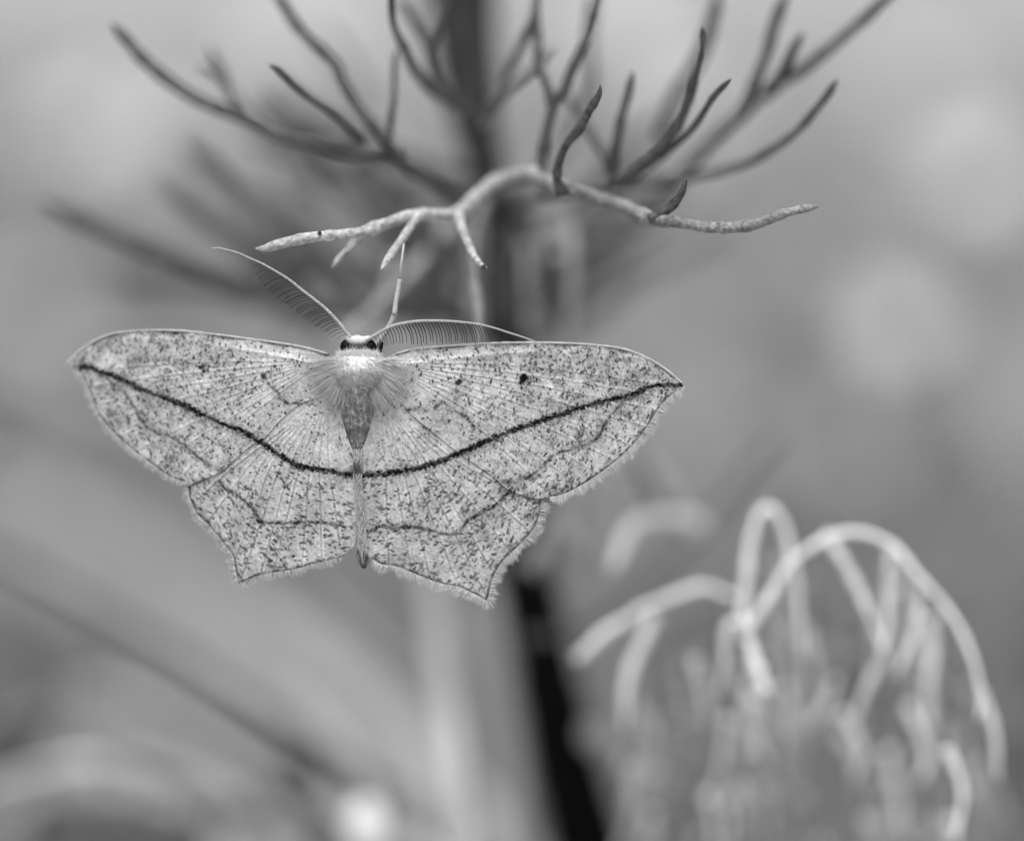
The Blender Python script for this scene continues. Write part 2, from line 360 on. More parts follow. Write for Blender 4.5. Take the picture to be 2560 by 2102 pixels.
# flecks: short strigulae across the veins
clump = noise2(26, 70) + .7 * noise2(10, 71)
outer_map = np.clip(np.hypot(gx - 895, gy - 950) / 520, 0.15, 1)
dust = np.clip((noise2(5.0, 72) + .6 * noise2(2.4, 73) + .8 * clump - .10) * 2.4, 0, 1)
hz_ = np.clip((gy - 1130) / 60, 0, 1) * np.clip(1 - (np.abs(gx - 895) - 300) / 120, 0, 1)
dark = np.maximum(dark, (.40 - .24 * hz_) * dust * outer_map)
base *= 1 - .14 * np.clip(.5 + 1.2 * clump, 0, 1) * outer_map
fr = np.random.default_rng(9)
cnt = 0
while cnt < 15000:
    x = fr.uniform(X0 + 8, X0 + RW - 9); y = fr.uniform(Y0 + 8, Y0 + RH - 9)
    ix, iy = int(x - X0), int(y - Y0)
    outer = np.clip(np.hypot(x - 895, y - 950) / 500, 0, 1)
    inner_hind = (y < 1150 and abs(x - 895) < 260 and y > 960)
    p = .24 + .42 * outer + .75 * clump[iy, ix]
    if inner_hind: p *= .6
    if y > 1180 and abs(x - 895) < 420: p *= .85
    cnt += 1
    if fr.random() > p: continue
    th = math.atan2(y - 930, x - 895) + math.pi / 2 + fr.normal(0, .45)
    ln = fr.gamma(3.0, .75) * (.8 if inner_hind else 1.0) + 1.0; wd = fr.uniform(1.0, 2.3) + .10 * ln; s = fr.uniform(.55, .99)
    if y > 1180: ln = ln * 1.3 + .5; s = max(s, .7)
    sl = (slice(iy - 8, iy + 9), slice(ix - 8, ix + 9))
    dx = gx[sl] - x; dy = gy[sl] - y
    a = dx * math.cos(th) + dy * math.sin(th); b = -dx * math.sin(th) + dy * math.cos(th)
    q = np.sqrt((a / ln) ** 2 + (b / wd) ** 2)
    dark[sl] = np.maximum(dark[sl], s * np.clip(1.75 - q * 1.15, 0, 1))
pig = np.clip(base, .2, .92) * (1 - dark) + .002 * dark
left_edge = np.clip((900 - gx) / 700, 0, 1)

def build_wing(name, top, bot, x0, x1, wing):
    step = 1.55
    nx = int((x1 - x0) / step)
    xs = np.linspace(x0, x1, nx)
    yt = yof(top, xs); yb = np.maximum(yof(bot, xs), yt + .3)
    ny = int(np.percentile(yb - yt, 92) / step)
    v = np.linspace(0, 1, ny)
    PX = np.repeat(xs[:, None], ny, 1); PY = yt[:, None] + (yb - yt)[:, None] * v
    dz = wing_dz(PX, PY, wing)
    ii = np.clip((PX - X0), 0, RW - 1.01); jj = np.clip((PY - Y0), 0, RH - 1.01)
    i0 = ii.astype(int); j0 = jj.astype(int); fx = ii - i0; fy = jj - j0
    i1 = np.minimum(i0 + 1, RW - 1); j1 = np.minimum(j0 + 1, RH - 1)
    smp = lambda A: (A[j0, i0] * (1 - fx) + A[j0, i1] * fx) * (1 - fy) + (A[j1, i0] * (1 - fx) + A[j1, i1] * fx) * fy
    tone = smp(pig); rel = smp(relief)
    dz = dz - rel * 3.0e-5 + .00006 * np.sin(PX / 23 + PY / 31)
    P = at(PX, PY, dz).reshape(-1, 3)
    n = nx * ny
    idx = np.arange(n).reshape(nx, ny)
    F = np.stack([idx[:-1, :-1], idx[:-1, 1:], idx[1:, 1:], idx[1:, :-1]], -1).reshape(-1, 4)
    # underside, 40 micrometres behind, on a coarser grid, and a rim round the edge
    ci = np.unique(np.r_[np.arange(0, nx, 6), nx - 1]); cj = np.unique(np.r_[np.arange(0, ny, 6), ny - 1])
    Bk = P.reshape(nx, ny, 3)[np.ix_(ci, cj)] + FWD * 4e-5
    bidx = n + np.arange(len(ci) * len(cj)).reshape(len(ci), len(cj))
    Fb = np.stack([bidx[:-1, :-1], bidx[1:, :-1], bidx[1:, 1:], bidx[:-1, 1:]], -1).reshape(-1, 4)
    Fl = F.tolist() + Fb.tolist()
    for jf, jb in ((0, 0), (ny - 1, -1)):
        for a, b in zip(range(len(ci) - 1), range(1, len(ci))):
            Fl.append([int(k) for k in idx[ci[a]:ci[b] + 1, jf]] + [int(bidx[b, jb]), int(bidx[a, jb])])
    T = np.r_[tone.ravel(), tone[np.ix_(ci, cj)].ravel() * .8 + .05]
    return mesh_obj(name, np.vstack([P, Bk.reshape(-1, 3)]), Fl, M_wing, moth, tone=T)

lf = build_wing('forewing', L_costa, L_rear, 166, 895, 'lf')
rf = build_wing('forewing', R_costa, R_rear, 895, 1709.3, 'rf')
lh = build_wing('hindwing', L_hind_top, L_hind_bot, 471.2, 895.5, 'lh')
rh = build_wing('hindwing', R_hind_top, R_hind_bot, 894.6, 1352.6, 'rh')
lf['label'] = 'forewing whose tip bends back out of focus, beside the feathered raised antenna'
rf['label'] = 'forewing with a sharp pointed tip and a fringe of white hairs'
lh['label'] = 'hindwing ending in a short blunt tail'; rh['label'] = 'hindwing ending in a tail with a tuft of hairs'

# ---- costal rims
for par, c, wing in ((lf, L_costa[:-2], 'lf'), (rf, R_costa[2:], 'rf')):
    Q = resample([p[:2] for p in c], 8)
    P = at(Q[:, 0], Q[:, 1] + 1.0, wing_dz(Q[:, 0], Q[:, 1], wing) - .00001)
    r = np.full(len(Q), 2.6 * S) * (1 + .18 * rng.normal(0, 1, len(Q)).clip(-1.5, 1.5)); r[0] *= .4; r[-1] *= .4
    V, F = tube(P, r, 7)
    mesh_obj('costal_vein', V, F, M_fur, par, tone=np.full(len(V), .62) * (1 + .15 * rng.normal(0, 1, len(V)).clip(-1.5, 1)))

# ---- fringes
def fringe(curve, wing, parent, dens, l0, l1, tone, outward, tufts=()):
    Q = resample([p[:2] for p in curve], 2.0)
    s = np.r_[0, np.cumsum(np.linalg.norm(np.diff(Q, axis=0), axis=1))]
    n = int(s[-1] * dens)
    u = np.sort(rng.random(n)) * s[-1]
    x = np.interp(u, s, Q[:, 0]); y = np.interp(u, s, Q[:, 1])
    e = 12
    tx = np.interp(u + e, s, Q[:, 0]) - np.interp(u - e, s, Q[:, 0]); ty = np.interp(u + e, s, Q[:, 1]) - np.interp(u - e, s, Q[:, 1])
    q = np.hypot(tx, ty); nx_, ny_ = -ty / q * outward, tx / q * outward
    lean = .30 * np.sin(u / 31) + rng.normal(0, .09, n) + .12 * np.sin(u / 6.3)
    dx, dy = nx_ * np.cos(lean) - ny_ * np.sin(lean), nx_ * np.sin(lean) + ny_ * np.cos(lean)
    tuft = 1 + .16 * np.sin(u / 5.1 + 2 * np.sin(u / 17)) + .14 * np.sin(u / 11.3)
    ln = rng.uniform(l0, l1, n) * tuft * np.clip(np.minimum(u, s[-1] - u) / 25 + .35, .3, 1)
    P0 = at(x + nx_ * .5, y + ny_ * .5, wing_dz(x, y, wing) + rng.uniform(-4e-5, 3e-5, n))
    dv = dx[:, None] * RIGHT - dy[:, None] * UP + rng.normal(0, .12, n)[:, None] * FWD
    dv /= np.linalg.norm(dv, axis=1)[:, None]
    bend = rng.normal(0, .12, (n, 3))
    tn = tone * rng.uniform(.75, 1.2, n); tn = tn.clip(0, .92); tn[rng.random(n) < .07] *= .35
    V, F, T = hairs(P0, dv, ln * S, rng.uniform(1.3, 2.4, n) * S, bend, tn, 2)
    return tag(mesh_obj('fringe', V, F, M_fur, parent, tone=T), kind='stuff')
fringe(sub(L_rear, 185, 482), 'lf', lf, 3.4, 9, 16, .72, 1)
fringe(sub(R_rear, 1352, 1712), 'rf', rf, 4.4, 13, 22, .88, 1)
fringe(sub(L_hind_bot, 400, 868), 'lh', lh, 3.4, 9, 18, .72, 1)
fringe(R_hind_bot[4:], 'rh', rh, 4.4, 13, 23, .82, 1)
# tail tuft
n = 26; x = rng.normal(1214, 3, n); y = rng.normal(1495, 4, n)
dv = RIGHT * .25 - UP * 1.0 + rng.normal(0, .18, (n, 3)); dv /= np.linalg.norm(dv, axis=1)[:, None]
V, F, T = hairs(at(x, y, .0012), dv, rng.uniform(14, 30, n) * S, np.full(n, 2.2 * S), rng.normal(0, .2, (n, 3)), rng.uniform(.1, .5, n))
tag(mesh_obj('tail_tuft', V, F, M_fur, rh, tone=T), kind='stuff')

# ---- body: one continuous surface, head to abdomen tip
prof = np.array([  # y, centre x, half width px, centre depth px, depth half-size px
    (838, 893, 4, 20, 4), (843, 893, 19, 18, 14), (852, 894, 28, 16, 22), (866, 895, 30, 14, 25), (876, 895, 30, 12, 28),
    (884, 895, 44, 8, 42), (900, 895, 60, 4, 54), (925, 895, 66, 3, 58), (955, 894, 60, 8, 54), (985, 892, 51, 18, 47),
    (1010, 891, 47, 26, 44), (1040, 892, 44, 34, 42), (1073, 893, 41, 42, 41), (1077, 893, 37, 45, 36), (1110, 894, 34, 50, 34), (1150, 895, 30, 54, 30),
    (1230, 897, 11, 52, 14), (1320, 900, 8, 44, 10), (1362, 904, 9, 26, 10), (1398, 908, 11, 12, 11), (1414, 910, 8, 8, 9), (1420, 911, 3, 8, 3)], float)
yy = np.unique(np.r_[np.linspace(838, 1420, 150), 1073, 1077])
ip = lambda k: np.interp(yy, prof[:, 0], prof[:, k])
sm = lambda a: np.convolve(np.pad(a, 2, 'edge'), np.ones(5) / 5, 'valid')
cx, hw, cz, hd = (sm(ip(k)) for k in (1, 2, 3, 4)); hw[-1] = 1.5; hd[-1] = 1.5; hw[0] = 2; hd[0] = 2
th = np.linspace(0, 2 * np.pi, 48, endpoint=False)
BX = cx[:, None] + hw[:, None] * np.cos(th); BY = np.repeat(yy[:, None], 48, 1); BZ = (cz[:, None] + hd[:, None] * np.sin(th))
P = at(BX, BY, BZ * S).reshape(-1, 3) + rng.normal(0, 1, (len(yy) * 48, 3)) * .8 * S
tone_y = np.interp(yy, [838, 848, 856, 858, 873, 879, 900, 930, 960, 1000, 1060, 1072, 1076, 1078, 1085, 1140, 1320, 1350, 1385, 1420],
                   [.8, .8, .6, .07, .05, .85, .9, .75, .56, .48, .40, .28, .16, .38, .40, .40, .5, .40, .16, .08])
tn = np.repeat(tone_y[:, None], 48, 1).ravel() * rng.uniform(.8, 1.15, len(yy) * 48)
for k in range(70):
    c = (rng.uniform(850, 940), rng.uniform(925, 1130)); d = np.hypot(BX.ravel() - c[0], (BY.ravel() - c[1]) * .8)
    tn = np.where(d < 3.0, tn * .3, tn)
idx = np.arange(len(P)).reshape(len(yy), 48)
F = np.stack([idx[:-1], idx[1:], np.roll(idx[1:], -1, 1), np.roll(idx[:-1], -1, 1)], -1).reshape(-1, 4).tolist()
F += [idx[0].tolist(), idx[-1][::-1].tolist()]
body = mesh_obj('body', P, F, M_body, moth, tone=tn)

# ---- eyes
def ellipsoid(c, a, b, d, n=20, m=28):
    ph = np.linspace(.001, np.pi - .001, n); t = np.linspace(0, 2 * np.pi, m, endpoint=False)
    X = np.sin(ph)[:, None] * np.cos(t); Y = np.repeat(np.cos(ph)[:, None], m, 1); Z = np.sin(ph)[:, None] * np.sin(t)
    P = (c + (X * a)[..., None] * RIGHT + (Y * b)[..., None] * UP + (Z * d)[..., None] * FWD).reshape(-1, 3)
    i = np.arange(n * m).reshape(n, m)
    F = np.stack([i[:-1], i[1:], np.roll(i[1:], -1, 1), np.roll(i[:-1], -1, 1)], -1).reshape(-1, 4)
    return P, F
for x in (866, 925):
    P, F = ellipsoid(at(x, 868, 12 * S), 16 * S, 19 * S, 16 * S); mesh_obj('eye', P, F, M_eye, body)
# ---- white crest of scales between the antenna bases
Q = resample([(868, 832), (873, 846), (884, 851), (898, 852), (911, 850), (926, 842)], 2)
V, F = tube(at(Q[:, 0], Q[:, 1], 2 * S), np.interp(np.arange(len(Q)), [0, len(Q) * .2, len(Q) * .5, len(Q) * .8, len(Q) - 1], [4.5, 9, 12.5, 9.5, 4.5]) * S, 12)
mesh_obj('head_crest', V + rng.normal(0, .5 * S, V.shape), F, M_fur, body, tone=np.full(len(V), .82))
# ---- palp: dark wedge beside the eye
V, F = tube(at(np.array([957., 953, 949]), np.array([855., 866, 884]), 18 * S), np.array([2.5, 5, 4]) * S, 8)
mesh_obj('palp', V, F, M_eye, body)

# ---- fur of the thorax and the wing bases
def fur(name, n, pos, length, width, tonef, parent, spread=.25, lift=.25):
    x, y, dzv, dx, dy = pos(n)
    dv = dx[:, None] * RIGHT - dy[:, None] * UP - FWD * (lift * rng.random(n))[:, None] + rng.normal(0, spread, (n, 3))
    dv /= np.linalg.norm(dv, axis=1)[:, None]
    bend = FWD * rng.uniform(0, .45, n)[:, None] + rng.normal(0, .15, (n, 3)) - UP * .1
    V, F, T = hairs(at(x, y, dzv), dv, length(x, y, n) * S, rng.uniform(1.2, 2.4, n) * S * width, bend, tonef(x, y, n), 3)
    return tag(mesh_obj(name, V, F, M_fur, parent, tone=T), kind='stuff')
def surf(x, y):
    c = np.interp(y, prof[:, 0], prof[:, 1]); h = np.interp(y, prof[:, 0], prof[:, 2]); z = np.interp(y, prof[:, 0], prof[:, 3]); d = np.interp(y, prof[:, 0], prof[:, 4])
    q = np.clip(1 - ((x - c) / h) ** 2, 0, 1)
    return (z - d * np.sqrt(q)) * S
def p_thorax(n):
    y = 878 + 84 * rng.random(n) ** 1.15; h = np.interp(y, prof[:, 0], prof[:, 2])
    x = 895 + h * rng.uniform(-1.05, 1.05, n)
    dx = (x - 895) / 60; dy = .35 + (y - 885) / 120
    return x, y, surf(x, y) + 2 * S, dx, dy
fur('thorax_fur', 5200, p_thorax, lambda x, y, n: rng.uniform(7, 19, n) * np.interp(y, [920, 960], [1, .6]), 1.0,
    lambda x, y, n: np.clip(np.interp(y, [878, 905, 950, 975], [.92, .92, .75, .6]) * rng.uniform(.8, 1.1, n), .05, .94), body)
def p_collar(n):
    x = rng.uniform(845, 946, n); y = 880 + .0012 * (x - 895) ** 2 + rng.uniform(-3, 10, n)
    return x, y, surf(x, y) + 1 * S, (x - 895) / 90, -.15 + rng.normal(0, .5, n)
fur('collar_fur', 900, p_collar, lambda x, y, n: rng.uniform(6, 16, n), 1.1, lambda x, y, n: rng.uniform(.82, .94, n), body, .3, .6)
def p_base(side):
    def f(n):
        a = rng.uniform(-.12, 1.22, n) ** 1.0
        r = rng.uniform(44, 78, n)
        x = 895 + side * r * np.cos(a); y = 905 + r * np.sin(a) * .95
        return x, y, np.full(n, -.00012) + rng.uniform(-.0005, .0001, n), side * np.cos(a), np.sin(a)
    return f
for side, par in ((-1, lf), (1, rf)):
    fur('wing_base_fur', 2600, p_base(side), lambda x, y, n: rng.gamma(4, 9.5, n).clip(10, 95), .7,
        lambda x, y, n: np.clip(rng.normal(.80, .10, n), .2, .93), par, .10, .03)
# hairs of the hindwings' inner margins, folded over the abdomen
def p_mid(side):
    def f(n):
        y = rng.uniform(1120, 1375, n); x = np.interp(y, [1120, 1180, 1395], [893, 894, 908]) + side * rng.uniform(0, 12, n)
        return x, y, np.full(n, .00012) + rng.uniform(-.0003, .0002, n), -side * rng.uniform(.05, .45, n), np.ones(n)
    return f
for side, par in ((-1, lh), (1, rh)):
    fur('inner_margin_fur', 650, p_mid(side), lambda x, y, n: rng.uniform(14, 36, n), .8, lambda x, y, n: rng.uniform(.58, .9, n) * np.where((y > 1150) & (y < 1180), .25, 1), par, .1, .1)
def p_tip(n):
    y = rng.uniform(1370, 1400, n); x = np.interp(y, [1370, 1402], [905, 909]) + rng.uniform(-13, 13, n)
    return x, y, np.full(n, 2 * S), (x - 907) / 40, np.ones(n)
fur('abdomen_tip_fur', 90, p_tip, lambda x, y, n: rng.uniform(8, 18, n), 1.0, lambda x, y, n: rng.uniform(.06, .30, n), body, .12, .2)
def p_abd(n):
    y = rng.uniform(965, 1120, n); h = np.interp(y, prof[:, 0], prof[:, 2]); x = 893 + h * rng.uniform(-.95, .95, n)
    return x, y, surf(x, y) + .5 * S, (x - 893) / 160, np.ones(n)
fur('abdomen_fur', 900, p_abd, lambda x, y, n: rng.uniform(7, 18, n), .9, lambda x, y, n: np.clip(rng.normal(.36, .1, n), .06, .6), body, .1, .08)

# ---- antennae
barb_me = None
def antenna(pts, label):
    global barb_me
    Q = resample(pts, 4); s = np.r_[0, np.cumsum(np.linalg.norm(np.diff(Q, axis=0), axis=1))]; s /= s[-1]
    P = at(Q[:, 0], Q[:, 1], -2 * S + 0 * s)
    r = np.interp(s, [0, .15, .6, 1], [5.0, 4.4, 3.0, 1.8]) * S * (1 + .07 * np.sin(np.arange(len(Q)) * 2.1))
    V, F = tube(P, r, 9)
    o = mesh_obj('antenna', V, F, M_shaft, moth); o['label'] = label
    if barb_me is None:
        t = np.linspace(0, 1, 7)
        C = np.stack([t - .10 * t ** 2, .34 * t ** 2, 0 * t], -1)
        bv, bf = tube(C, np.interp(t, [0, 1], [.026, .014]), 4)
        barb_me = bpy.data.meshes.new('barb'); barb_me.from_pydata(bv.tolist(), [], bf); barb_me.materials.append(M_barb)
        barb_me.polygons.foreach_set('use_smooth', np.ones(len(barb_me.polygons), bool))
    return o, Q, s
def barb(par, x, y, d, bend, L, dzd=0.0):
    X = d[0] * RIGHT - d[1] * UP + dzd * FWD; X = X / np.linalg.norm(X)
    Yv = bend[0] * RIGHT - bend[1] * UP; Yv = Yv - X * X.dot(Yv); Yv /= np.linalg.norm(Yv); Zv = np.cross(X, Yv)
    o = bpy.data.objects.new('barb', barb_me); col.objects.link(o); o.parent = par
    T = at(x, y, -1 * S) - rootloc(par)
    m = Matrix.Identity(4)
    for i in range(3):
        m[i][0] = X[i] * L; m[i][1] = Yv[i] * L; m[i][2] = Zv[i] * L; m[i][3] = T[i]
    o.matrix_local = m
aL, Q, s = antenna([(876, 846), (858, 820), (836, 794), (811, 769), (781, 745), (751, 722), (721, 698), (687, 677), (653, 658), (623, 645), (594, 632), (564, 624), (547, 620), (530, 622)],
                   'raised straight antenna with two rows of barbs, like a feather')
for k in range(38):
    u = .03 + .70 * k / 37
    x, y = np.interp(u, s, Q[:, 0]), np.interp(u, s, Q[:, 1])
    Lb = np.interp(u, [0, .1, .25, .5, .65, .75], [24, 48, 64, 62, 40, 16]) * rng.uniform(.9, 1.08)
    dj = rng.normal(0, .06)
    barb(aL, x, y, (-.99, .02 + dj), (-.25, 1), Lb * S)
    if k % 2 == 0 or True:
        Lu = np.interp(u, [0, .12, .3, .55, .7, .78], [14, 26, 33, 27, 18, 9]) * rng.uniform(.9, 1.1)
        barb(aL, x, y, (-.45 + dj, -.9), (.7, -.7), Lu * S, .35)
aR, Q, s = antenna([(908, 853), (926, 845), (951, 830), (981, 815), (1011, 808), (1045, 803), (1083, 802), (1122, 803), (1160, 806), (1198, 811), (1236, 820), (1270, 831), (1305, 842), (1339, 854)],
                   'arched antenna curving over the front edge of the forewing')
for k in range(40):
    u = .07 + .70 * k / 39
    x, y = np.interp(u, s, Q[:, 0]), np.interp(u, s, Q[:, 1])
    Lb = np.interp(u, [0, .15, .3, .6, .7, .78], [20, 45, 62, 58, 40, 16]) * rng.uniform(.92, 1.05)
    barb(aR, x, y, (.62 + rng.normal(0, .04), .78), (-.6, .6), Lb * S, .10)
# ---- foreleg reaching up to the twig
V, F = tube(at(*np.array([(1010, 608), (1004, 655), (999, 700)]).T, np.array([1, 2, 3]) * S), np.array([2.6, 3.4, 4.2]) * S, 8)
leg = mesh_obj('leg', V, F, M_leg, moth)
Q = resample([(999, 698), (995, 725), (989, 760), (986, 786)], 6)
V, F = tube(at(Q[:, 0], Q[:, 1], 4 * S), np.linspace(5.6, 6.6, len(Q)) * S, 8); mesh_obj('tibia', V, F, M_leg, leg)
Q = resample([(987, 784), (976, 812), (950, 850), (925, 885)], 6)
V, F = tube(at(Q[:, 0], Q[:, 1], np.linspace(6, 40, len(Q)) * S), np.linspace(7, 9, len(Q)) * S, 8); mesh_obj('femur', V, F, M_leg, leg)

# =================================================================== THE SHRUB the moth hangs from
SX = at(1520, 2600, .03)
shrub = empty('leafless_shrub', (SX[0] + .02, SX[1] + .03, 0), 'leafless shrub with a dark upright stem and forked bare twigs above the moth', 'shrub')
mm = .001
# stem, from the top of the frame down to the ground
pts = [(1140, -160, .040), (1152, 0, .039), (1165, 150, .037), (1192, 320, .034), (1235, 470, .033), (1275, 640, .034), (1287, 830, .034), (1295, 1100, .038), (1312, 1400, .041), (1360, 1650, .042), (1412, 1900, .043), (1474, 2120, .044)]
Q = resample(pts, 14)
P = at(Q[:, 0], Q[:, 1], Q[:, 2])
wd = np.interp(Q[:, 1], [-160, 0, 200, 330, 470, 640, 900, 1150, 1400, 1700, 2120], [215, 205, 165, 125, 84, 74, 96, 140, 165, 180, 225]) * S / 2
root = np.array(shrub.location); e = P[-1]
tt = np.linspace(0, 1, 14)[1:, None]
low = e + (root - e) * tt + np.array([.012, 0, 0]) * np.sin(tt * np.pi)
P = np.vstack([P, low]); wd = np.r_[wd, np.linspace(wd[-1], .004, 13)]
V, F = tube(P, wd, 14); stem = mesh_obj('stem', V + rng.normal(0, 6e-5, V.shape), F, M_bark, shrub, tone=np.r_[np.repeat(np.interp(np.arange(len(P)), [0, len(Q) * .18, len(Q) * .42, len(Q) * .6, len(Q)], [.034, .030, .016, .006, .004]), 14), .05, .005])
stem['label'] = 'dark blurred main stem'

def branch(pts, w0, w1, dz0, dz1, mat=M_twig, parent=shrub, name='branch', **k):
    if mat is not M_twig_lit: w0, w1 = w0 * 1.22, w1 * 1.18
    return stalk(name, pts, w0, w1, dz0, dz1, mat, parent, **k)
# front branch with the sharp twigs
bA = branch([(1225, 470, .028), (1262, 452, .016), (1300, 437, .008)] + [p + (z,) for p, z in zip(ZB([(600, 740), (680, 780), (780, 805), (870, 830), (960, 870), (1050, 905), (1130, 915), (1250, 935), (1370, 940), (1470, 925), (1570, 890), (1660, 860), (1715, 856), (1730, 860)]), [.0062, .0046, .0058, .0058, .0046, .0026, .0014, .0010, .0007, .0004, .0002, .0001, 0, 0])],
            36, 19, 0, 0, mat=M_twig_half_lit, nodes=3)
bA['label'] = 'pale arching branch reaching over the moth to a sharp bare tip'
branch([p + (z,) for p, z in zip(ZB([(560, 725), (470, 722), (400, 748), (350, 782), (290, 832), (240, 880)]) + ZA([(1800, 892), (1700, 890), (1600, 920), (1500, 955), (1400, 970), (1330, 975), (1250, 990), (1150, 1010), (1095, 1026), (1060, 1024)]),
        [.0080, .0100, .0098, .0086, .0070, .0058, .0048, .0034, .0028, .0022, .0016, .0011, .0007, .0003, .0001, 0])], 38, 24, 0, 0, M_twig_lit, bA, 'twig', nodes=2)
branch(ZB([(672, 800), (650, 745), (660, 670), (690, 600), (740, 530), (790, 450), (820, 390), (821, 352)]), 21, 15, .0044, .0006, M_twig, bA, 'twig', nodes=2)
branch(ZB([(1035, 905), (1110, 866), (1160, 800), (1188, 743)]), 20, 13, .0022, .0005, M_twig, bA, 'twig', nodes=1)
branch(ZA([(1735, 885), (1700, 925), (1650, 1005), (1610, 1065), (1578, 1112)]), 24, 20, .0038, .0001, M_twig_lit, bA, 'twig')
branch(ZA([(1480, 975), (1440, 1030), (1400, 1075), (1366, 1108)]), 20, 15, .0034, .0030, M_twig_lit, bA, 'twig')
branch(ZA([(1888, 880), (1905, 940), (1930, 1010), (1960, 1070), (1990, 1100), (2012, 1108)]), 27, 16, .0054, .0010, M_twig_lit, bA, 'twig')
branch(ZA([(1995, 1105), (1999, 1098), (1996, 1092)]), 9, 6, .0008, -.0002, M_twig, bA, 'bud')
branch(ZA([(1318, 978), (1322, 962), (1324, 948)]), 13, 9, .0010, .0002, M_twig, bA, 'bud')
branch(ZA([(1660, 655), (1668, 615), (1664, 595)]), 17, 12, .0085, .0085, M_twig, shrub, 'bud')
# branches behind, each forked as in the photograph
b = branch([p + (z,) for p, z in zip(ZA([(1990, 860), (1900, 830), (1780, 750), (1680, 680), (1600, 642), (1450, 628), (1280, 590), (1150, 558), (1050, 508), (950, 462), (830, 420), (720, 355), (600, 258), (520, 162), (458, 92)]),
    [.028, .020, .015, .0125, .0115] + [.0110] * 10)], 29, 26, 0, 0, nodes=2)
branch(ZA([(1040, 505), (990, 440), (950, 375), (910, 275), (868, 180)]), 22, 20, .0120, .0165, parent=b, name='twig')
branch(ZA([(935, 350), (890, 300), (820, 262)]), 18, 17, .0140, .0165, parent=b, name='twig')
branch(ZA([(1640, 645), (1600, 590), (1540, 515), (1480, 440), (1410, 330), (1388, 270), (1300, 180), (1200, 68), (1120, -50)]), 23, 24, .0110, .0125, parent=b, name='twig', nodes=1)
branch(ZA([(1500, 575), (1400, 482), (1300, 410), (1220, 350), (1150, 290), (1108, 268)]), 18, 15, .0115, .0050, parent=b, name='twig')
branch(ZA([(1605, 600), (1615, 500), (1625, 350), (1635, 200)]), 14, 12, .0100, .0090, parent=b, name='twig')
branch(ZA([(1480, 560), (1350, 540), (1200, 500), (1110, 430), (1060, 370)]), 22, 20, .022, .028, parent=b, name='twig')
b = branch(ZA([(2010, 740), (1995, 620), (1990, 545), (1955, 492), (1870, 432), (1780, 368), (1700, 258), (1650, 160), (1622, 70), (1612, -40)]), 34, 14, .022, .0045, mat=M_stem if False else M_twig)
branch(ZB([(342, 540), (390, 452), (450, 372), (530, 298), (575, 255), (640, 180)]), 20, 16, .0140, .0130, parent=b, name='twig')
branch(ZA([(1870, 440), (1800, 330), (1770, 220), (1760, 180), (1700, 80), (1640, -40)]), 24, 20, .0150, .0150, parent=b, name='twig')
branch(ZA([(1765, 185), (1800, 100), (1840, -30)]), 20, 18, .0160, .0170, parent=b, name='twig')
b = branch(ZB([(575, 730), (580, 680), (600, 560), (630, 430), (680, 360), (730, 250), (780, 130), (830, -40)]), 24, 20, .0085, .0075, nodes=2)
branch(ZB([(630, 425), (600, 330), (566, 250), (570, 150), (560, 60), (574, -50)]), 21, 17, .0090, .0100, parent=b, name='twig')
branch(ZB([(560, 60), (520, 150), (470, 250), (420, 350)]), 20, 17, .0100, .0160, parent=b, name='twig')
b = branch(ZB([(600, 800), (780, 790), (870, 770), (960, 738), (1060, 660), (1150, 588), (1220, 508), (1290, 408), (1368, 328)]), 20, 14, .0160, .0022)
branch(ZB([(870, 760), (872, 700), (885, 610), (912, 520), (935, 420), (962, 290)]), 22, 17, .0110, .0075, parent=b, name='twig')
branch(ZB([(865, 690), (840, 630), (780, 530), (720, 430), (670, 360)]), 20, 20, .0110, .0150, parent=b, name='twig')
branch(ZB([(900, 745), (1000, 672), (1080, 600), (1150, 520), (1195, 430), (1215, 340), (1240, 220), (1242, 105)]), 25, 15, .0090, .0035, parent=b, name='twig', nodes=2)
b = branch(ZB([(1000, 880), (1110, 790), (1180, 700), (1280, 580), (1380, 490), (1500, 390), (1600, 320), (1720, 240), (1860, 120), (2050, -40)]), 30, 22, .022, .0110, nodes=1)
branch(ZB([(1530, 370), (1590, 270), (1630, 190), (1664, 132)]), 25, 22, .0120, .0100, parent=b, name='twig')
branch(ZB([(1410, 470), (1480, 310), (1520, 200), (1560, 80), (1600, -50)]), 26, 24, .0130, .0120, parent=b, name='twig')
branch(ZB([(1080, 560), (1120, 440), (1200, 300), (1270, 140), (1320, -50)]), 30, 26, .0210, .0150, parent=b, name='twig')
branch(ZB([(780, 790), (1000, 760), (1150, 730), (1300, 710), (1430, 668), (1560, 600), (1660, 520), (1750, 412), (1806, 320)]), 22, 17, .0170, .0060)
branch(ZB([(690, 560), (770, 400), (805, 260), (790, 140), (800, -30)]), 24, 20, .020, .022)
